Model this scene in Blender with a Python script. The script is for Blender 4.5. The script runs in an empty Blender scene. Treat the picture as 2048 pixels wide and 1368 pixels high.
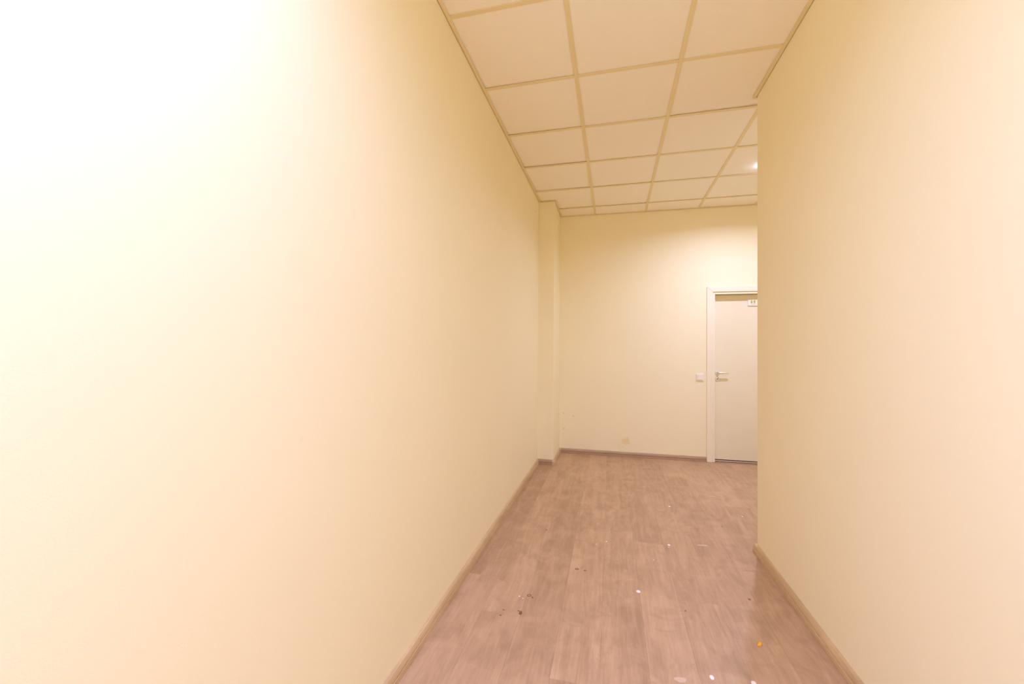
import bpy, bmesh, math, random
from mathutils import Vector, Matrix

# ------------------------------------------------------------------ camera
sc = bpy.context.scene
col = sc.collection
CAM_Z = 1.3164
F_PX, YAW, PITCH, ROLL = 822.35, 0.23447, 0.01404, 0.00797
cam_d = bpy.data.cameras.new('camera')
cam_d.sensor_width = 36.0
cam_d.sensor_fit = 'HORIZONTAL'
cam_d.lens = F_PX / 2048.0 * 36.0
cam_d.clip_start = 0.02
cam = bpy.data.objects.new('camera', cam_d)
col.objects.link(cam)
_r = Vector((math.cos(YAW), math.sin(YAW), 0)); _f = Vector((-math.sin(YAW), math.cos(YAW), 0)); _u = Vector((0, 0, 1))
_f2 = _f * math.cos(PITCH) + _u * math.sin(PITCH); _u2 = _u * math.cos(PITCH) - _f * math.sin(PITCH)
_r3 = _r * math.cos(ROLL) + _u2 * math.sin(ROLL); _u3 = _u2 * math.cos(ROLL) - _r * math.sin(ROLL)
cam.matrix_world = Matrix(((_r3.x, _u3.x, -_f2.x, 0), (_r3.y, _u3.y, -_f2.y, 0), (_r3.z, _u3.z, -_f2.z, CAM_Z), (0, 0, 0, 1)))
sc.camera = cam

# ------------------------------------------------------------------ world and exposure
w = bpy.data.worlds.new('world'); sc.world = w; w.use_nodes = True
w.node_tree.nodes['Background'].inputs[0].default_value = (0.0, 0.0, 0.0, 1)
vs = sc.view_settings
vs.view_transform = 'Standard'; vs.look = 'None'; vs.exposure = 0.0; vs.gamma = 1.0; vs.use_curve_mapping = False
sc.cycles.max_bounces = 16
sc.cycles.diffuse_bounces = 14
sc.cycles.glossy_bounces = 3
LAMP_NEAR = (78.0, (0.385, 0.470, 1.0), 20.0, 164)    # power, colour, lens glow, beam spread of the corridor downlight (camera balanced for warmer light)
FILL_REAR = (58.0, (0.385, 0.475, 1.0), 20.0, 164)  # added fill lamp at the rear end, out of view
LAMP_FAR = (40.0, (0.555, 0.62, 1.0), 150.0, 160)    # the downlight round the corner, by the door

random.seed(7)

# ------------------------------------------------------------------ helpers
def link(o, parent=None):
    col.objects.link(o)
    if parent is not None:
        o.parent = parent
    return o

def mesh_obj(name, bm, mat, parent=None, smooth=False, loc=None):
    bmesh.ops.recalc_face_normals(bm, faces=bm.faces)
    if loc is not None:
        bmesh.ops.translate(bm, verts=bm.verts, vec=-Vector(loc))
    me = bpy.data.meshes.new(name)
    bm.to_mesh(me); bm.free()
    if smooth:
        for p in me.polygons: p.use_smooth = True
    me.materials.append(mat)
    o = bpy.data.objects.new(name, me)
    if loc is not None:
        o.location = loc if parent is None else Vector(loc) - parent.location
    return link(o, parent)

def structure(o):
    o['kind'] = 'structure'
    return o

def tag(o, label, cat, group=None):
    o['label'] = label; o['category'] = cat
    if group: o['group'] = group
    return o

def empty(name, loc):
    o = bpy.data.objects.new(name, None)
    o.empty_display_size = 0.05
    o.location = loc
    return link(o)

def add_box(bm, x0, x1, y0, y1, z0, z1):
    v = [bm.verts.new((x, y, z)) for z in (z0, z1) for x, y in ((x0, y0), (x1, y0), (x1, y1), (x0, y1))]
    for f in ((0, 1, 2, 3), (7, 6, 5, 4), (0, 4, 5, 1), (1, 5, 6, 2), (2, 6, 7, 3), (3, 7, 4, 0)):
        bm.faces.new([v[i] for i in f])

def add_prism(bm, pts, z0, z1):
    """pts: xy polygon; z0/z1 numbers or functions of (x, y)"""
    g = lambda z, x, y: z(x, y) if callable(z) else z
    a = [bm.verts.new((x, y, g(z0, x, y))) for x, y in pts]
    b = [bm.verts.new((x, y, g(z1, x, y))) for x, y in pts]
    n = len(pts)
    bm.faces.new(a); bm.faces.new(b[::-1])
    for i in range(n):
        bm.faces.new((a[i], b[i], b[(i + 1) % n], a[(i + 1) % n]))

def add_lathe(bm, prof, centre, axis='Z', seg=32):
    """prof: list of (radius, height); revolved about axis through centre"""
    rings = []
    for r, h in prof:
        ring = []
        for k in range(seg):
            a = 2 * math.pi * k / seg
            c, s = math.cos(a) * r, math.sin(a) * r
            p = (c, s, h) if axis == 'Z' else (c, h, s)
            ring.append(bm.verts.new((centre[0] + p[0], centre[1] + p[1], centre[2] + p[2])))
        rings.append(ring)
    for i in range(len(rings) - 1):
        for k in range(seg):
            bm.faces.new((rings[i][k], rings[i][(k + 1) % seg], rings[i + 1][(k + 1) % seg], rings[i + 1][k]))
    bm.faces.new(rings[0]); bm.faces.new(rings[-1][::-1])

def bevel(bm, w, seg=2):
    bmesh.ops.recalc_face_normals(bm, faces=bm.faces)
    bmesh.ops.bevel(bm, geom=[e for e in bm.edges if len(e.link_faces) == 2 and e.calc_face_angle(0) > 0.5], offset=w, segments=seg, profile=0.5, affect='EDGES')

# ------------------------------------------------------------------ materials
class NT:
    def __init__(self, name):
        self.m = bpy.data.materials.new(name); self.m.use_nodes = True
        self.t = self.m.node_tree; self.b = self.t.nodes['Principled BSDF']
    def n(self, kind, **kw):
        nd = self.t.nodes.new(kind)
        for k, v in kw.items():
            setattr(nd, k, v)
        return nd
    def l(self, a, b): self.t.links.new(a, b)
    def math(self, op, a, b=None, clamp=False):
        nd = self.n('ShaderNodeMath', operation=op, use_clamp=clamp)
        for i, x in enumerate((a, b)):
            if x is None: continue
            if isinstance(x, (int, float)): nd.inputs[i].default_value = x
            else: self.l(x, nd.inputs[i])
        return nd.outputs[0]
    def mix(self, fac, a, b, blend='MIX'):
        nd = self.n('ShaderNodeMix', data_type='RGBA', blend_type=blend)
        for s, x in ((nd.inputs[0], fac), (nd.inputs[6], a), (nd.inputs[7], b)):
            if isinstance(x, (int, float)): s.default_value = x
            elif isinstance(x, tuple): s.default_value = (*x, 1)
            else: self.l(x, s)
        return nd.outputs[2]
    def noise(self, vec, scale, detail=3, rough=0.5, dist=0.0):
        nd = self.n('ShaderNodeTexNoise')
        nd.inputs['Scale'].default_value = scale; nd.inputs['Detail'].default_value = detail
        nd.inputs['Roughness'].default_value = rough; nd.inputs['Distortion'].default_value = dist
        self.l(vec, nd.inputs['Vector'])
        return nd.outputs['Fac']
    def pos(self): return self.n('ShaderNodeNewGeometry').outputs['Position']
    def scale(self, vec, s):
        nd = self.n('ShaderNodeVectorMath', operation='MULTIPLY'); self.l(vec, nd.inputs[0]); nd.inputs[1].default_value = s
        return nd.outputs[0]
    def ramp(self, fac, lo, hi, a=0.0, b=1.0):
        nd = self.n('ShaderNodeMapRange'); self.l(fac, nd.inputs[0])
        for i, x in enumerate((lo, hi, a, b)): nd.inputs[i + 1].default_value = x
        return nd.outputs[0]
    def bump(self, h, strength, dist):
        nd = self.n('ShaderNodeBump'); nd.inputs['Strength'].default_value = strength; nd.inputs['Distance'].default_value = dist
        self.l(h, nd.inputs['Height']); self.l(nd.outputs[0], self.b.inputs['Normal'])
    def base(self, c, rough=0.6, spec=0.3, metal=0.0):
        if isinstance(c, tuple): self.b.inputs['Base Color'].default_value = (*c, 1)
        else: self.l(c, self.b.inputs['Base Color'])
        self.b.inputs['Roughness'].default_value = rough
        self.b.inputs['Specular IOR Level'].default_value = spec
        self.b.inputs['Metallic'].default_value = metal
        return self.m

WALL = (0.905, 0.83, 0.56)

def wall_paint(name, spots=()):
    """cream emulsion with roller grain; spots = (xyz, radius, colour, strength): stains on the paint"""
    t = NT(name); p = t.pos()
    c = t.mix(t.ramp(t.noise(p, 1.7, 1), 0.35, 0.7), WALL, tuple(v * 0.985 for v in WALL))
    if spots:
        warp = t.n('ShaderNodeTexNoise'); warp.inputs['Scale'].default_value = 16; warp.inputs['Detail'].default_value = 2
        t.l(p, warp.inputs['Vector'])
        wv = t.n('ShaderNodeVectorMath', operation='SUBTRACT'); t.l(warp.outputs['Color'], wv.inputs[0]); wv.inputs[1].default_value = (.5, .5, .5)
        for q, r, cc, s in spots:
            ws = t.n('ShaderNodeVectorMath', operation='SCALE'); t.l(wv.outputs[0], ws.inputs[0]); ws.inputs['Scale'].default_value = r * 1.6
            ad = t.n('ShaderNodeVectorMath', operation='ADD'); t.l(p, ad.inputs[0]); t.l(ws.outputs[0], ad.inputs[1])
            d = t.n('ShaderNodeVectorMath', operation='DISTANCE'); t.l(ad.outputs[0], d.inputs[0]); d.inputs[1].default_value = q
            c = t.mix(t.ramp(d.outputs['Value'], r * 0.55, r * 1.15, s, 0.0), c, cc)
    t.bump(t.noise(p, 260, 0), 0.06, 0.002)
    return t.base(c, 0.62, 0.22)

def wood(name, light, dark, axis, plank=False, rough=0.5):
    t = NT(name); p = t.pos()
    rnd = t.n('ShaderNodeObjectInfo').outputs['Random']
    off = t.n('ShaderNodeCombineXYZ'); t.l(t.math('MULTIPLY', rnd, 37.0), off.inputs[0]); t.l(t.math('MULTIPLY', rnd, 91.0), off.inputs[1])
    ad = t.n('ShaderNodeVectorMath', operation='ADD'); t.l(p, ad.inputs[0]); t.l(off.outputs[0], ad.inputs[1])
    st = {'Y': (1, 0.07, 1), 'X': (0.07, 1, 1)}[axis]
    v = t.scale(ad.outputs[0], st)
    fine = t.noise(v, 130, 4, 0.6)
    grain = t.noise(v, 26, 5, 0.62, 1.3)
    broad = t.noise(t.scale(ad.outputs[0], {'Y': (1, 0.3, 1), 'X': (0.3, 1, 1)}[axis]), 8.5, 5, 0.6, 1.2)
    f = t.math('ADD', t.math('MULTIPLY', fine, 0.18), t.math('MULTIPLY', grain, 0.37))
    f = t.math('ADD', f, t.math('MULTIPLY', broad, 0.45))
    if plank:
        f = t.math('ADD', f, t.math('MULTIPLY', t.math('SUBTRACT', rnd, 0.5), 0.11))
    c = t.mix(t.ramp(f, 0.38, 0.64), dark, light)
    if plank:
        # scuffed, dusty patches and a few grey wear marks
        smear = t.noise(t.scale(p, (1.0, 1.6, 1)), 3.2, 5, 0.6, 0.6)
        c = t.mix(t.ramp(smear, 0.5, 0.72, 0.0, 0.32), c, tuple(min(1, v * 1.12 + 0.02) for v in light))
        dirt = t.noise(p, 6.5, 4, 0.6, 1.0)
        c = t.mix(t.ramp(dirt, 0.52, 0.72, 0.0, 0.5), c, tuple(v * 0.9 for v in dark))
    t.bump(fine, 0.08, 0.001)
    return t.base(c, rough, 0.35)

def plain(name, c, rough=0.5, spec=0.4, metal=0.0, grain=0.0, gscale=60):
    t = NT(name)
    if grain:
        c = t.mix(t.ramp(t.noise(t.pos(), gscale, 3), 0.35, 0.7), c, tuple(v * (1 - grain) for v in c))
    return t.base(c, rough, spec, metal)

def glow(name, c, s):
    t = NT(name)
    t.b.inputs['Emission Color'].default_value = (*c, 1); t.b.inputs['Emission Strength'].default_value = s
    return t.base((0.9, 0.9, 0.9), 0.4)

def tile_mat():
    t = NT('ceiling_tile_board'); p = t.pos()
    c = t.mix(t.ramp(t.noise(p, 420, 2), 0.4, 0.7), (0.96, 0.92, 0.79), (0.94, 0.90, 0.77))
    t.bump(t.noise(p, 300, 1), 0.25, 0.002)
    return t.base(c, 0.85, 0.15)

XL = lambda y: -0.82895 + 0.00633 * y          # left wall face
XR = lambda y: 0.9484 - 0.00478 * y            # right wall face
YB = lambda x: 5.21884 + 0.0101 * x            # end wall face
Y_END = 2.985                                  # where the right wall stops and the hall opens
Y_REAR, X_HALL = -3.2, 2.75
H = 2.985                                      # underside of the ceiling grid
PX, PY = -0.622, 4.635                         # pillar faces

M_wall = wall_paint('cream_wall_paint')
M_back = wall_paint('cream_wall_paint_stained', [
    ((0.193, 5.221, 0.190), 0.046, (0.84, 0.67, 0.34), 0.75),
    ((0.225, 5.221, 0.165), 0.020, (0.86, 0.70, 0.36), 0.5),
    ((0.120, 5.220, 0.125), 0.040, (0.88, 0.77, 0.46), 0.4),
    ((-0.569, 5.213, 0.498), 0.010, (0.74, 0.58, 0.30), 0.8),
    ((-0.450, 5.214, 0.466), 0.012, (0.74, 0.58, 0.30), 0.7),
    ((-0.562, 5.213, 0.303), 0.013, (0.74, 0.58, 0.30), 0.6)])
M_left = wall_paint('cream_wall_paint_marked', [
    ((-0.8008, 4.440, 2.824), 0.012, (0.45, 0.32, 0.14), 0.8),
    ((-0.8220, 0.95, 1.55), 0.045, (0.86, 0.77, 0.50), 0.25),
    ((-0.8220, 0.97, 1.06), 0.010, (0.84, 0.70, 0.48), 0.25)])
M_tile = tile_mat()
M_grid = plain('ceiling_grid_enamel', (0.84, 0.725, 0.42), 0.5, 0.3)
M_slab = plain('concrete_slab', (0.30, 0.25, 0.2), 0.9, 0.1, grain=0.2, gscale=8)
FL_L, FL_D = (0.57, 0.375, 0.215), (0.40, 0.25, 0.135)
M_plank = wood('oak_vinyl_plank', FL_L, FL_D, 'Y', plank=True, rough=0.42)
M_sub = plain('vinyl_joint', (0.40, 0.25, 0.14), 0.7, 0.2, grain=0.1)
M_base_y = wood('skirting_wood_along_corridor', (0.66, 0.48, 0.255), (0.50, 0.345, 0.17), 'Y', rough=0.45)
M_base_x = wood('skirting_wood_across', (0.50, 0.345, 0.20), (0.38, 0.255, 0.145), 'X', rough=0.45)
M_cap = plain('skirting_corner_plastic', (0.62, 0.45, 0.26), 0.4, 0.45, grain=0.08, gscale=40)
M_white = plain('white_door_lacquer', (0.88, 0.81, 0.61), 0.38, 0.4, grain=0.02, gscale=5)
M_leaf = plain('door_leaf_laminate', (0.85, 0.78, 0.555), 0.36, 0.4, grain=0.03, gscale=4)
M_plastic = plain('white_switch_plastic', (0.86, 0.81, 0.69), 0.3, 0.5)
M_steel = plain('satin_steel', (0.84, 0.80, 0.70), 0.33, 0.6, metal=0.55)
M_dark = plain('dark_gap', (0.03, 0.02, 0.01), 0.8, 0.1)
M_thresh = plain('threshold_wood', (0.62, 0.48, 0.34), 0.5, 0.3, grain=0.15)
M_green = plain('sign_green_print', (0.36, 0.50, 0.05), 0.5, 0.3)
M_red = plain('sign_red_print', (0.80, 0.42, 0.30), 0.5, 0.3)
M_paint = plain('white_paint_drop', (0.90, 0.84, 0.78), 0.5, 0.4)
M_smear = plain('pale_paint_smear', (0.66, 0.49, 0.34), 0.6, 0.3, grain=0.1, gscale=90)
M_stain = plain('brown_stain', (0.24, 0.125, 0.045), 0.6, 0.3, grain=0.3, gscale=140)
M_orange = plain('orange_crumb', (1.0, 0.50, 0.03), 0.5, 0.4, grain=0.15, gscale=300)
M_trim_ring = plain('lamp_ring_white', (0.85, 0.8, 0.72), 0.35, 0.5)

# ------------------------------------------------------------------ walls
bm = bmesh.new()
add_prism(bm, [(XL(Y_REAR), Y_REAR), (XL(5.4), 5.4), (XL(5.4) - 0.15, 5.4), (XL(Y_REAR) - 0.15, Y_REAR)], 0, 3.2)
structure(mesh_obj('wall_left', bm, M_left))

bm = bmesh.new()
add_prism(bm, [(XL(PY) , PY + 0.004), (XL(PY), PY), (PX - 0.004, PY), (PX - 0.001, PY + 0.001), (PX, PY + 0.004), (PX, YB(PX)), (XL(5.2), YB(-0.8))], 0, 3.2)
structure(mesh_obj('wall_pillar', bm, M_wall))

# right wall: L-shaped in plan, its rounded arris is the corner in view
bm = bmesh.new()
R = 0.006
arr = [(XR(Y_END) + R - R * math.cos(a), Y_END - R + R * math.sin(a)) for a in [math.pi / 2 * k / 5 for k in range(6)]]
add_prism(bm, [(XR(Y_REAR), Y_REAR)] + arr + [(X_HALL, Y_END), (X_HALL, Y_END - 0.14), (XR(0) + 0.14, Y_END - 0.14), (XR(0) + 0.14, Y_REAR)], 0, 3.2)
structure(mesh_obj('wall_right', bm, M_wall))

bm = bmesh.new(); add_box(bm, X_HALL, X_HALL + 0.15, Y_END - 0.14, 5.5, 0, 3.2)
structure(mesh_obj('wall_hall', bm, M_wall))
bm = bmesh.new(); add_box(bm, -1.0, XR(0) + 0.2, Y_REAR - 0.15, Y_REAR, 0, 3.2)
structure(mesh_obj('wall_rear', bm, M_wall))

DX0, DX1, DZ = 1.178, 2.010, 1.978            # rough opening of the door
bm = bmesh.new()
def yb_prism(x0, x1, z0, z1):
    add_prism(bm, [(x0, YB(x0)), (x1, YB(x1)), (x1, YB(x1) + 0.16), (x0, YB(x0) + 0.16)], z0, z1)
yb_prism(-0.83, DX0, 0, 3.2); yb_prism(DX1, X_HALL, 0, 3.2); yb_prism(DX0, DX1, DZ, 3.2)
structure(mesh_obj('wall_back', bm, M_back))

# ------------------------------------------------------------------ floor: base and planks
bm = bmesh.new(); add_box(bm, -0.98, 2.9, Y_REAR - 0.15, 5.7, -0.12, -0.004)
floor = structure(mesh_obj('floor', bm, M_sub))

PW, PL = 0.195, 1.22
joints = {0: 2.30, 1: 3.21, 2: 2.62, 3: 2.87, 4: 3.50, 5: 2.95, 6: 2.33, 7: 3.30, 8: 2.72}
G = 0.0002
def clip_plank(x0, x1, y0, y1):
    """cut a plank to the room outline (walls and pillar); returns a list of rectangles"""
    out = []
    xl = XL(0.5 * (y0 + y1)) + 0.002
    xr = XR(0.5 * (y0 + y1)) - 0.002
    for a, b, hall in ((max(y0, Y_REAR), min(y1, Y_END), False), (max(y0, Y_END), min(y1, 5.21), True)):
        if b - a < 0.02: continue
        p0 = max(x0, xl); p1 = min(x1, X_HALL if hall else xr)
        if p1 - p0 < 0.008: continue
        if p0 < PX and b > PY:                    # beside the pillar
            if p1 > PX: out.append((PX, p1, max(a, PY), b))
            b = PY
            if b - a < 0.02: continue
        out.append((p0, p1, a, b))
    return out
k = -1
x = -0.815 - PW
while x < X_HALL:
    j = joints.get(k, 2.3 + ((k * 0.47) % 1.0) * PL)
    y = j - PL * 6
    while y < 5.3:
        rects = clip_plank(x, x + PW, y, y + PL)
        if rects:
            bm = bmesh.new()
            for a, b, c, d in rects:
                g = lambda q, lim: q
                add_box(bm, a + G, b - G, c + (G if abs(c - y) < 1e-6 else 0), d - (G if abs(d - y - PL) < 1e-6 else 0), -0.004, 0.0)
            a, b, c, d = rects[0]
            mesh_obj('plank', bm, M_plank, floor, loc=((a + b) / 2, (c + d) / 2, -0.002))
        y += PL
    x += PW; k += 1

# ------------------------------------------------------------------ skirting boards
SK = [(0, 0), (0.021, 0), (0.0215, 0.004), (0.0205, 0.0235), (0.0155, 0.0255), (0.0140, 0.0275), (0.0145, 0.0295), (0.0190, 0.0320),
      (0.0165, 0.0440), (0.0125, 0.0530), (0.0070, 0.0570), (0, 0.0580)]
def skirting(name, a, b, nrm, mat, m0=0.0, m1=0.0):
    """profile swept from a to b; nrm points into the room; m0/m1 = +1 inner mitre, -1 outer mitre"""
    a, b, nrm = Vector((*a, 0)), Vector((*b, 0)), Vector((*nrm, 0)).normalized()
    d = (b - a).normalized()
    bm = bmesh.new()
    r0 = [bm.verts.new(a + nrm * t + d * (t * m0) + Vector((0, 0, z))) for t, z in SK]
    r1 = [bm.verts.new(b + nrm * t - d * (t * m1) + Vector((0, 0, z))) for t, z in SK]
    n = len(SK)
    for i in range(n):
        bm.faces.new((r0[i], r0[(i + 1) % n], r1[(i + 1) % n], r1[i]))
    bm.faces.new(r0); bm.faces.new(r1[::-1])
    return structure(mesh_obj(name, bm, mat))

def corner_cap(c, dirs, h=0.0595, r=0.026, parent=None, outer=False):
    """small plastic corner piece; dirs = the two directions (into the room) it wraps"""
    bm = bmesh.new()
    (ax, ay), (bx, by) = dirs
    c = Vector((*c, 0))
    if outer:
        pts = [(0, 0), (r, 0), (r, 0.013), (r * 0.86, r * 0.62), (0.62 * r, 0.86 * r), (0.013, r), (0, r)]
    else:
        pts = [(0, 0), (r, 0), (r, 0.022), (0.024, 0.024), (0.022, r), (0, r)]
    def P(u, v): return (c.x + ax * u + bx * v, c.y + ay * u + by * v)
    low = [P(u, v) for u, v in pts]
    top = [P(u * 0.62, v * 0.62) for u, v in pts]
    n = len(pts)
    va = [bm.verts.new((x, y, 0)) for x, y in low]; vb = [bm.verts.new((x, y, h * 0.72)) for x, y in low]; vc = [bm.verts.new((x, y, h)) for x, y in top]
    for p, q in ((va, vb), (vb, vc)):
        for i in range(n): bm.faces.new((p[i], q[i], q[(i + 1) % n], p[(i + 1) % n]))
    bm.faces.new(va); bm.faces.new(vc[::-1])
    return mesh_obj('corner_cap', bm, M_cap, parent)

bl = skirting('baseboard_left', (XL(Y_REAR), Y_REAR), (XL(PY), PY), (1, -0.00633), M_base_y, 1, 1)
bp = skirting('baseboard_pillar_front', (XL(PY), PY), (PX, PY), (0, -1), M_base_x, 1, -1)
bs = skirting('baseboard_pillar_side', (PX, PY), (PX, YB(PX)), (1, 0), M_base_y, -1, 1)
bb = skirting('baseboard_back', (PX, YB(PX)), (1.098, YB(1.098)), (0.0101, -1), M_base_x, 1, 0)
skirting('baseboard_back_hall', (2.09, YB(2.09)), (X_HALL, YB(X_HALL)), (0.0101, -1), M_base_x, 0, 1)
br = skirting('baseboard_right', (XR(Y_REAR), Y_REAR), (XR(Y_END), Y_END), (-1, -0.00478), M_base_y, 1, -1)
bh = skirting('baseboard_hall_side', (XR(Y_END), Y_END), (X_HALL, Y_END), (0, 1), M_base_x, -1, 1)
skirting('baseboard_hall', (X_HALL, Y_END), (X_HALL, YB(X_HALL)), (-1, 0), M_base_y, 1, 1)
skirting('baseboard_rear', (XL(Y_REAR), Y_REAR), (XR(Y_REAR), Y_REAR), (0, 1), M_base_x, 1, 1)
# plastic corner pieces: inner one at the pillar / end wall, outer ones on the pillar and on the wall end
corner_cap((PX, YB(PX)), ((1, 0), (0, -1)), parent=bb)
def outer_cap(c, sx, sy, parent):
    """wraps an outside corner: sx, sy = directions away from the solid"""
    bm = bmesh.new()
    t, L = 0.0235, 0.008
    A = [(-L * sx, 0), (-L * sx, t * sy), (t * sx * 0.72, t * sy), (t * sx, t * sy * 0.72), (t * sx, -L * sy), (0, -L * sy), (0, 0)]
    lv = [bm.verts.new((c[0] + a, c[1] + b, 0)) for a, b in A]
    mv = [bm.verts.new((c[0] + a, c[1] + b, 0.040)) for a, b in A]
    tv = [bm.verts.new((c[0] + (a * 0.5 if a * sx > 0 else a), c[1] + (b * 0.5 if b * sy > 0 else b), 0.0595)) for a, b in A]
    n = len(A)
    for p, q in ((lv, mv), (mv, tv)):
        for i in range(n): bm.faces.new((p[i], q[i], q[(i + 1) % n], p[(i + 1) % n]))
    bm.faces.new(lv); bm.faces.new(tv[::-1])
    return mesh_obj('corner_cap', bm, M_cap, parent)
outer_cap((PX, PY), 1, -1, bp)

# ------------------------------------------------------------------ suspended ceiling
bm = bmesh.new(); add_box(bm, -0.98, 2.9, Y_REAR - 0.15, 5.5, 3.2, 3.35)
ceiling = structure(mesh_obj('ceiling', bm, M_slab))

GX, GY, GA, S = -0.20945, 2.52318, -0.00834, 0.6
ca, sa = math.cos(GA), math.sin(GA)
def gp(u, v): return (GX + S * (u * ca - v * sa), GY + S * (u * sa + v * ca))
TW, TT = 0.012, 0.003                        # half width and thickness of a tee flange
V0, V1 = -9.4, 4.6
E = 0.006

def clip(poly, a, b, c):
    """keep a*x + b*y <= c"""
    out = []
    for i, p in enumerate(poly):
        q = poly[(i + 1) % len(poly)]
        dp, dq = a * p[0] + b * p[1] - c, a * q[0] + b * q[1] - c
        if dp <= 0: out.append(p)
        if dp * dq < 0:
            t = dp / (dp - dq); out.append((p[0] + t * (q[0] - p[0]), p[1] + t * (q[1] - p[1])))
    return out
def clip_room(poly):
    poly = clip(poly, -1, 0.00633, 0.82895 - E)               # left wall
    poly = clip(poly, -0.0101, 1, 5.21884 - E)                # end wall
    poly = clip(poly, 1, 0, X_HALL - E)
    poly = clip(poly, 0, -1, -(Y_REAR + E))
    return poly
def cut_shape(poly):
    """cell outline cut by the room; handles the two L-shaped tiles"""
    poly = clip_room(poly)
    if len(poly) < 3: return []
    ys = [p[1] for p in poly]; xs = [p[0] for p in poly]
    if max(xs) > XR(Y_END) and min(ys) < Y_END:               # meets the right wall
        lo = clip(clip(poly, 0, 1, Y_END + E), 1, 0.00478, 0.9484 - E)
        hi = clip(poly, 0, -1, -(Y_END + E))
        if len(hi) < 3: return lo
        if len(lo) < 3: return hi
        x0, x1 = min(xs), max(xs); y0, y1 = min(ys), max(ys); xr = XR(Y_END) - E
        if x0 > xr: return hi
        return [(x0, y0), (xr, y0), (xr, Y_END + E), (x1, Y_END + E), (x1, y1), (x0, y1)]
    if min(xs) < PX and max(ys) > PY:                         # meets the pillar
        x0, x1 = min(xs), max(xs); y0, y1 = min(ys), max(ys)
        if y0 > PY: return clip(poly, -1, 0, -(PX + E))
        return [(x0, y0), (x1, y0), (x1, y1), (PX + E, y1), (PX + E, PY - E), (x0, PY - E)]
    return poly
def area(p): return 0.5 * abs(sum(p[i][0] * p[(i + 1) % len(p)][1] - p[(i + 1) % len(p)][0] * p[i][1] for i in range(len(p))))

# tiles that do not sit down on the grid: (u, v) -> (lift at near edge, at far edge, extra at left)
lift = {(1, 0): (0.001, 0.0085, -0.004), (-1, 1): (0.001, 0.006, 0.004), (-1, 2): (0.001, 0.007, 0.004), (-1, 3): (0.0, 0.008, 0.0),
        (-1, 0): (0.000, 0.004, 0.002), (0, 1): (0.0, 0.003, 0.0), (0, 2): (0.0, 0.004, 0.0), (0, 3): (0.0, 0.004, 0.002), (0, 0): (0, 0.002, 0),
        (1, 1): (0, 0.002, 0), (1, 2): (0, 0.003, 0), (1, 3): (0, 0.003, 0), (2, 1): (0, 0.003, 0), (2, 2): (0, 0.003, 0), (2, 3): (0, 0.003, 0),
        (-1, -1): (0, 0.003, 0.002), (0, -1): (0, 0.002, 0)}
for u in range(-2, 6):
    for v in range(-10, 5):
        g = 0.003 / S
        poly = cut_shape([gp(u + g, v + g), gp(u + 1 - g, v + g), gp(u + 1 - g, v + 1 - g), gp(u + g, v + 1 - g)])
        if len(poly) < 3 or area(poly) < 0.004: continue
        n_, f_, l_ = lift.get((u, v), (0, random.choice((0, 0.001, 0.002)), 0))
        cx, cy = gp(u + .5, v + .5)
        def zf(x, y, n_=n_, f_=f_, l_=l_, cx=cx, cy=cy):
            t = (y - cy) / S + 0.5; s = 0.5 - (x - cx) / S
            return H + TT + 0.0003 + max(0.0, n_ + (f_ - n_) * t + l_ * s * t)
        bm = bmesh.new()
        add_prism(bm, poly, zf, lambda x, y: zf(x, y) + 0.015)
        mesh_obj('ceiling_tile', bm, M_tile, ceiling, loc=(cx, cy, H))

def tee(name, poly, z0=H, z1=H + TT):
    if len(poly) < 3: return
    bm = bmesh.new(); add_prism(bm, poly, z0, z1)
    mesh_obj(name, bm, M_grid, ceiling)
h = TW / S
for u in range(-1, 6):                        # main runners along the corridor
    poly = clip_room([gp(u - h, V0), gp(u + h, V0), gp(u + h, V1), gp(u - h, V1)])
    if len(poly) < 3 or u == -1: continue
    if max(p[0] for p in poly) > XR(Y_END): poly = clip(poly, 0, -1, -(Y_END + E))
    tee('grid_runner', poly)
for u in range(-1, 6):                        # cross tees, one for each cell edge
    for v in range(-9, 5):
        poly = clip_room([gp(u + h, v - h), gp(u + 1 - h, v - h), gp(u + 1 - h, v + h), gp(u + h, v + h)])
        if len(poly) < 3: continue
        ym = sum(p[1] for p in poly) / len(poly)
        if ym < Y_END: poly = clip(poly, 1, 0.00478, 0.9484 - E)
        if ym > PY: poly = clip(poly, -1, 0, -(PX + E))
        if len(poly) < 3 or area(poly) < 1e-4: continue
        tee('cross_tee', poly, H + 0.0002, H + TT)
# wall angles
AW = 0.021
def angle(a, b, nrm):
    ax, ay = a; bx, by = b; nx, ny = nrm
    bm = bmesh.new()
    for t, z1 in ((AW, H + 0.0018), (0.0015, H + 0.022)):      # flange and upstand
        add_prism(bm, [(ax, ay), (bx, by), (bx + nx * t, by + ny * t), (ax + nx * t, ay + ny * t)], H - 0.0006, z1)
    mesh_obj('wall_angle', bm, M_grid, ceiling)
angle((XL(Y_REAR) + .0005, Y_REAR), (XL(PY) + .0005, PY), (1, 0))
angle((XL(PY) + AW, PY - .0005), (PX + AW, PY - .0005), (0, -1))
angle((PX + .0005, PY), (PX + .0005, YB(PX)), (1, 0))
angle((PX + AW, YB(PX) - .0005), (X_HALL, YB(X_HALL) - .0005), (0, -1))
angle((XR(Y_REAR) - .0005, Y_REAR), (XR(Y_END) - .0005, Y_END + .006), (-1, 0))
angle((XR(Y_END) - AW, Y_END + .0065), (X_HALL, Y_END + .0065), (0, 1))
angle((X_HALL - .0005, Y_END + AW), (X_HALL - .0005, YB(X_HALL) - AW), (-1, 0))
angle((XL(Y_REAR) + AW, Y_REAR + .0005), (XR(Y_REAR) - AW, Y_REAR + .0005), (0, 1))

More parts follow.
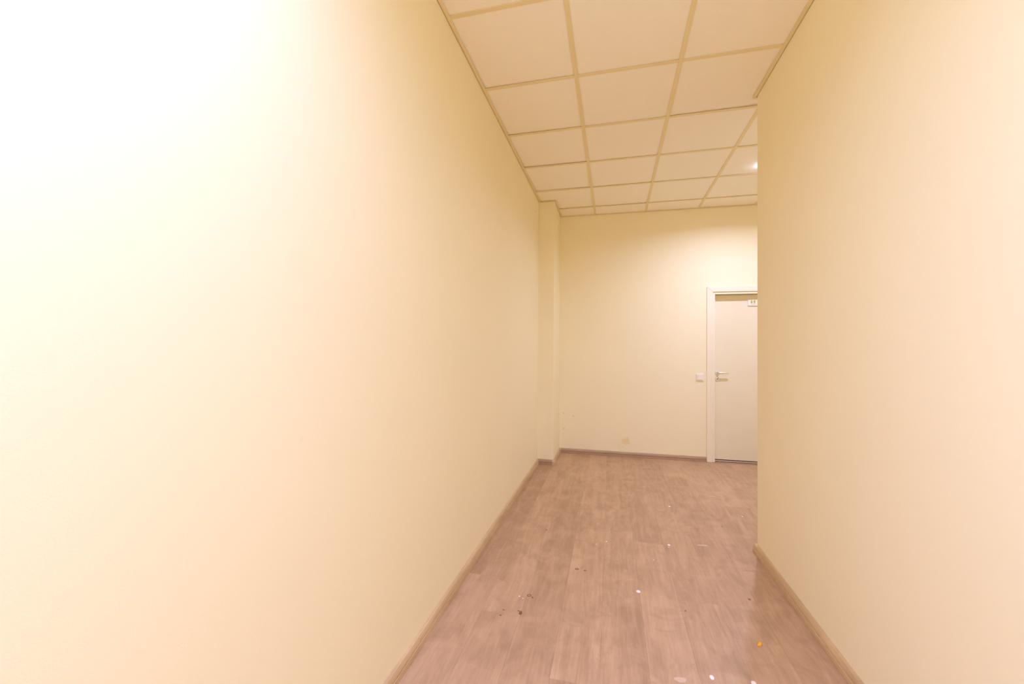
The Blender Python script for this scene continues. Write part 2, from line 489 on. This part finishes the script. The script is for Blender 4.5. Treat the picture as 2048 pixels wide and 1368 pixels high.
# ------------------------------------------------------------------ door in the end wall
door = empty('door_1', (1.6, YB(1.6), 0)); structure(door)
door['label'] = 'white flush interior door with lever handle in the end wall'
BA = math.atan(0.0101)
cb, sb = math.cos(BA), math.sin(BA)
def bw(x, d, z):
    """point at x along the end wall, d behind its face (negative = into the room)"""
    return Vector((x - d * sb, YB(x) + d * cb, z))
def wall_box(name, x0, x1, d0, d1, z0, z1, mat, parent, bev=0.0, label=None):
    bm = bmesh.new()
    vv = [bm.verts.new(bw(x, d, z) - Vector(parent.location)) for z in (z0, z1) for x, d in ((x0, d0), (x1, d0), (x1, d1), (x0, d1))]
    for f in ((0, 1, 2, 3), (7, 6, 5, 4), (0, 4, 5, 1), (1, 5, 6, 2), (2, 6, 7, 3), (3, 7, 4, 0)):
        bm.faces.new([vv[i] for i in f])
    if bev: bevel(bm, bev)
    o = mesh_obj(name, bm, mat, parent)
    if label: o['label'] = label
    return o
def casing(name, pts, d0, d1):
    """mitred board: pts = four (x, z) corners"""
    bm = bmesh.new()
    a = [bm.verts.new(bw(x, d0, z) - Vector(door.location)) for x, z in pts]
    b = [bm.verts.new(bw(x, d1, z) - Vector(door.location)) for x, z in pts]
    bm.faces.new(a); bm.faces.new(b[::-1])
    for i in range(4): bm.faces.new((a[i], b[i], b[(i + 1) % 4], a[(i + 1) % 4]))
    bevel(bm, 0.0015, 2)
    return mesh_obj(name, bm, M_white, door)
CX0, CX1, CT, CI = 1.102, 1.166, 2.049, 1.990          # casing outer / inner x, top, inner top
RX0, RX1 = 2.086, 2.022                                 # same on the hidden side
gm = 0.0006
casing('casing', [(CX0, 0), (CX1, 0), (CX1, CI - gm), (CX0, CT - gm)], -0.014, -0.0005)
casing('casing', [(RX1, 0), (RX0, 0), (RX0, CT - gm), (RX1, CI - gm)], -0.014, -0.0005)
casing('casing', [(CX0 + gm, CT), (CX1 + gm, CI), (RX1 - gm, CI), (RX0 - gm, CT)], -0.014, -0.0005)
JX0, JX1, JT = 1.193, 1.995, 1.963                       # clear opening
wall_box('jamb', CX1 + .0015, JX0, -0.002, 0.150, 0, JT, M_white, door, 0.0015)
wall_box('jamb', JX1, RX1 - .0015, -0.002, 0.150, 0, JT, M_white, door, 0.0015)
wall_box('head_jamb', CX1 + .0015, RX1 - .0015, -0.002, 0.150, JT + .0005, JT + 0.0225, M_white, door, 0.0015)
LD = 0.083
wall_box('door_leaf', JX0 + .002, JX1 - .002, LD, LD + 0.04, 0.019, JT - .003, M_leaf, door, 0.0012)
wall_box('gap_shade_sheet', JX0 + .0005, JX1 - .0005, LD + 0.045, LD + 0.06, 0.008, JT - .001, M_dark, door)  # dark sheet behind the leaf, its colour stands in for shade in the gap
wall_box('threshold', JX0 + .001, JX1 - .001, LD - 0.022, LD + 0.045, 0.0, 0.0075, M_thresh, door, 0.002)

# lever handle on its rose, and the lock rose below
HX, HZ, LZ = 1.238, 1.041, 0.968
hp = bw(HX, LD, HZ)
def local_lathe(name, prof, x, z, mat, parent, seg=32, smooth=True):
    bm = bmesh.new()
    p = bw(x, LD, z) - Vector(door.location)
    add_lathe(bm, [(r, -d) for r, d in prof], p, axis='Y', seg=seg)
    return mesh_obj(name, bm, mat, parent, smooth=False)
rose = local_lathe('handle_rose', [(0.0265, 0.0002), (0.0265, 0.006), (0.0250, 0.0085), (0.012, 0.0092)], HX, HZ, M_steel, door)
bm = bmesh.new()
# lever: neck out of the rose, bend, long slightly flattened grip to the right
path = [(0, 0.007), (0, 0.030), (0.002, 0.040), (0.008, 0.047), (0.018, 0.050), (0.045, 0.051), (0.085, 0.0505), (0.108, 0.050), (0.114, 0.049)]
rad = [(0.0095, 0.0095)] * 3 + [(0.0095, 0.0095), (0.0088, 0.0095), (0.0072, 0.0095), (0.0062, 0.010), (0.0056, 0.0100), (0.003, 0.006)]
rings = []
for i, (dx, dd) in enumerate(path):
    p = Vector(path[max(0, i - 1)]); q = Vector(path[min(len(path) - 1, i + 1)])
    tx, td = (q - p).normalized()
    rz, rr = rad[i]
    c = bw(HX + dx, LD - dd, HZ + 0.001) - Vector(door.location)
    ring = []
    for k in range(16):
        a = 2 * math.pi * k / 16
        s = math.cos(a) * rr
        ring.append(bm.verts.new(c + Vector((td * s, tx * s, math.sin(a) * rz))))
    rings.append(ring)
for i in range(len(rings) - 1):
    for k in range(16): bm.faces.new((rings[i][k], rings[i][(k + 1) % 16], rings[i + 1][(k + 1) % 16], rings[i + 1][k]))
bm.faces.new(rings[0]); bm.faces.new(rings[-1][::-1])
lever = mesh_obj('lever_handle', bm, M_steel, door, smooth=True); lever['label'] = 'satin steel lever handle'
lock = local_lathe('lock_rose', [(0.0255, 0.0002), (0.0255, 0.006), (0.0240, 0.0085), (0.0115, 0.0090), (0.0110, 0.0105), (0.0100, 0.0108)], HX, LZ, M_steel, door)
bm = bmesh.new()
kc = bw(HX, LD - 0.0110, LZ) - Vector(door.location)
ka = math.radians(42)
for dx0, dx1, dz in ((-0.0085, 0.0105, 0.0022), (-0.0110, -0.0035, 0.0040)):
    pts = [(dx0, -dz), (dx1, -dz), (dx1, dz), (dx0, dz)]
    pts = [(px * math.cos(ka) - pz * math.sin(ka), px * math.sin(ka) + pz * math.cos(ka)) for px, pz in pts]
    a = [bm.verts.new(kc + Vector((px, -0.0003, pz))) for px, pz in pts]; b = [bm.verts.new(kc + Vector((px, 0.001, pz))) for px, pz in pts]
    bm.faces.new(a); bm.faces.new(b[::-1])
    for i in range(4): bm.faces.new((a[i], b[i], b[(i + 1) % 4], a[(i + 1) % 4]))
mesh_obj('keyhole', bm, M_dark, lock)

# ------------------------------------------------------------------ restroom sign on the door
SX0, SX1, SZ0, SZ1 = 1.566, 1.672, 1.829, 1.905
sign = empty('restroom_sign', bw(SX0, LD, SZ0))
tag(sign, 'small white restroom sign with green man and woman figures near the door top', 'sign')
def flat(name, pts, d0, d1, mat, parent, bev=0.0):
    bm = bmesh.new()
    o = Vector(sign.location)
    a = [bm.verts.new(bw(x, d0, z) - o) for x, z in pts]; b = [bm.verts.new(bw(x, d1, z) - o) for x, z in pts]
    bm.faces.new(a); bm.faces.new(b[::-1]); n = len(pts)
    for i in range(n): bm.faces.new((a[i], b[i], b[(i + 1) % n], a[(i + 1) % n]))
    if bev: bevel(bm, bev)
    return mesh_obj(name, bm, mat, parent)
rr = 0.011
pts = []
for cx_, cz_, a0 in ((SX1 - rr, SZ1 - rr, 0), (SX0 + rr, SZ1 - rr, 90), (SX0 + rr, SZ0 + rr, 180), (SX1 - rr, SZ0 + rr, 270)):
    for k in range(6):
        a = math.radians(a0 + 18 * k); pts.append((cx_ + rr * math.cos(a), cz_ + rr * math.sin(a)))
plate = flat('plate', pts, LD - 0.012, LD - 0.0005, M_plastic, sign)
def figure(name, cx_, cz_, outline):
    fo = flat(name, [(cx_ + x, cz_ + z) for x, z in outline], LD - 0.0126, LD - 0.012, M_green, sign)
    head = [(cx_ + 0.0042 * math.cos(k * math.pi / 6), cz_ + 0.0205 + 0.0042 * math.sin(k * math.pi / 6)) for k in range(12)]
    flat('head', head, LD - 0.0126, LD - 0.012, M_green, fo)
    for c_ in fo.children: pass
    return fo
woman = [(-.0045, .0155), (.0045, .0155), (.0105, -.004), (.0075, -.005), (.0085, -.010), (.0040, -.010), (.0035, -.0235), (.0008, -.0235), (.0006, -.010), (-.0006, -.010), (-.0008, -.0235), (-.0035, -.0235), (-.0040, -.010), (-.0085, -.010), (-.0075, -.005), (-.0105, -.004)]
man = [(-.0085, .0155), (.0085, .0155), (.0098, .013), (.0098, -.004), (.0070, -.004), (.0064, .008), (.0052, .008), (.0046, -.0235), (.0008, -.0235), (.0006, -.003), (-.0006, -.003), (-.0008, -.0235), (-.0046, -.0235), (-.0052, .008), (-.0064, .008), (-.0070, -.004), (-.0098, -.004), (-.0098, .013)]
figure('woman_figure', 1.602, 1.872, woman)
figure('man_figure', 1.634, 1.872, man)
flat('divider', [(1.6172, 1.851), (1.6188, 1.851), (1.6188, 1.892), (1.6172, 1.892)], LD - 0.0124, LD - 0.012, M_green, sign)
flat('caption_strip', [(1.602, 1.8375), (1.634, 1.8375), (1.634, 1.8405), (1.602, 1.8405)], LD - 0.0124, LD - 0.012, M_red, sign)

# ------------------------------------------------------------------ light switch beside the door
sw = empty('light_switch', bw(1.028, 0, 0.946))
tag(sw, 'square white rocker light switch on the wall left of the door', 'switch')
fr = wall_box('frame', 0.988, 1.069, -0.011, -0.0003, 0.946, 1.028, M_plastic, sw, 0.0025)
rk = wall_box('rocker', 0.9995, 1.0575, -0.0150, -0.0105, 0.9575, 1.0165, M_plastic, sw, 0.0015)

# ------------------------------------------------------------------ recessed downlights
def downlight(x, y, power, colour, shine, beam, label):
    z = H + TT
    t = empty('downlight', (x, y, z))
    tag(t, label, 'ceiling lamp', 'recessed ceiling downlights')
    bm = bmesh.new()
    add = [(0.031, -0.0005), (0.031, -0.005), (0.033, -0.006), (0.038, -0.0045), (0.040, -0.001), (0.040, -0.0005)]
    seg = 40; rings = []
    for r, hh in add:
        rings.append([bm.verts.new((r * math.cos(2 * math.pi * k / seg), r * math.sin(2 * math.pi * k / seg), hh)) for k in range(seg)])
    for i in range(len(rings)):
        p, q = rings[i], rings[(i + 1) % len(rings)]
        for k in range(seg): bm.faces.new((p[k], p[(k + 1) % seg], q[(k + 1) % seg], q[k]))
    mesh_obj('trim_ring', bm, M_trim_ring, t, smooth=False)
    bm = bmesh.new(); add_lathe(bm, [(0.0305, -0.0006), (0.0300, -0.007), (0.026, -0.012), (0.018, -0.015), (0.007, -0.016)], (0, 0, 0), seg=32)
    mesh_obj('lens', bm, glow('lamp_lens', colour, shine), t)
    ld = bpy.data.lights.new('lamp_glow', 'AREA'); ld.shape = 'DISK'; ld.size = 0.058; ld.spread = math.radians(beam)
    ld.energy = power; ld.color = colour
    lo = bpy.data.objects.new('lamp_glow', ld); link(lo, t); lo.location = (0, 0, -0.0175)
    return t
downlight(1.340, 4.120, *LAMP_FAR, 'small round white ceiling downlight past the wall corner, near the door')
cx, cy = gp(-0.3, -4.3)
downlight(cx, cy, *LAMP_NEAR, 'round white ceiling downlight over the corridor between the two long walls')
cx, cy = gp(0.5, -7.5)
downlight(cx, cy, *FILL_REAR, 'added unseen fill lamp, shaped as a round white downlight, at the rear end of the corridor')

# ------------------------------------------------------------------ marks and bits on the floor
def blob(name, x, y, rx, ry, mat, parent=floor, seed=0, hgt=0.0006, rot=0.0, hole=0.0, n=16, rag=0.25):
    rnd = random.Random(seed)
    bm = bmesh.new()
    rs = [1 + rag * (rnd.random() - 0.5) * 2 for _ in range(n)]
    rs = [(rs[i - 1] + 2 * rs[i] + rs[(i + 1) % n]) / 4 for i in range(n)]
    cr, sr = math.cos(rot), math.sin(rot)
    def P(i, s):
        a = 2 * math.pi * i / n
        px, py = math.cos(a) * rx * rs[i] * s, math.sin(a) * ry * rs[i] * s
        return (x + px * cr - py * sr, y + px * sr + py * cr)
    lo = [bm.verts.new((*P(i, 1), 0.0001)) for i in range(n)]
    hi = [bm.verts.new((*P(i, 0.86), hgt)) for i in range(n)]
    for i in range(n): bm.faces.new((lo[i], lo[(i + 1) % n], hi[(i + 1) % n], hi[i]))
    if hole:
        ii = [bm.verts.new((*P(i, hole), hgt)) for i in range(n)]; ij = [bm.verts.new((*P(i, hole * 0.93), 0.0001)) for i in range(n)]
        for i in range(n):
            bm.faces.new((hi[i], hi[(i + 1) % n], ii[(i + 1) % n], ii[i])); bm.faces.new((ii[i], ii[(i + 1) % n], ij[(i + 1) % n], ij[i]))
    else:
        bm.faces.new(hi)
    return mesh_obj(name, bm, mat, parent, loc=(x, y, 0))

for i, (x, y, rx, ry, hole, rot) in enumerate([
        (-0.187, 2.496, 0.011, 0.010, 0.35, 0.3), (-0.140, 2.490, 0.008, 0.006, 0, 0.2), (-0.163, 2.515, 0.003, 0.003, 0, 0),
        (-0.413, 2.170, 0.013, 0.011, 0.62, 0.4), (-0.393, 2.155, 0.009, 0.005, 0.4, -0.9), (-0.427, 2.016, 0.008, 0.015, 0, 0.25), (-0.440, 2.030, 0.004, 0.004, 0, 0),
        (-0.515, 2.020, 0.006, 0.004, 0, 0.1), (-0.519, 1.975, 0.006, 0.004, 0, -0.3), (-0.442, 2.972, 0.007, 0.006, 0, 0),
        (0.815, 3.357, 0.004, 0.006, 0, 0), (0.374, 2.234, 0.004, 0.005, 0, 0), (1.620, 5.200, 0.006, 0.006, 0, 0), (0.72, 2.42, 0.007, 0.008, 0, 0), (-0.01, 5.15, 0.006, 0.008, 0, 0)]):
    blob('stain', x, y, rx, ry, M_stain, seed=i, hole=hole, rot=rot)
for i, (x, y, rx, ry) in enumerate([(0.155, 2.349, 0.0115, 0.0125), (0.390, 2.952, 0.009, 0.011), (0.488, 3.670, 0.009, 0.011), (0.403, 1.812, 0.009, 0.012),
        (0.557, 1.822, 0.010, 0.012), (0.27, 2.72, 0.003, 0.005), (-0.085, 2.84, 0.003, 0.004), (-0.02, 2.90, 0.005, 0.006), (0.385, 2.92, 0.004, 0.004), (1.02, 3.60, 0.005, 0.008),
        (-0.462, 2.150, 0.004, 0.005), (-0.44, 2.135, 0.003, 0.003)]):
    blob('paint_drop', x, y, rx, ry, M_paint, seed=40 + i, hgt=0.0009, rag=0.15)
for i, (x, y, rx, ry, rot) in enumerate([(0.615, 3.003, 0.032, 0.010, 0.1), (0.276, 1.770, 0.026, 0.012, 0.2), (0.90, 4.02, 0.020, 0.010, 0.0)]):
    blob('paint_smear', x, y, rx, ry, M_smear, seed=60 + i, hgt=0.0003, rag=0.5, rot=rot)

bm = bmesh.new()
bmesh.ops.create_icosphere(bm, subdivisions=2, radius=1.0)
rnd = random.Random(3)
for v in bm.verts:
    s = 1 + (rnd.random() - 0.5) * 0.3
    v.co = Vector((v.co.x * 0.0085 * s + v.co.y * 0.007, v.co.y * 0.015 * s, max(-0.5, v.co.z) * 0.006 + 0.003))
crumb = mesh_obj('orange_crumb', bm, M_orange)
crumb.location = (0.654, 2.060, 0.0001)
tag(crumb, 'tiny bright orange crumb on the floor in the shade beside the right wall', 'crumb')
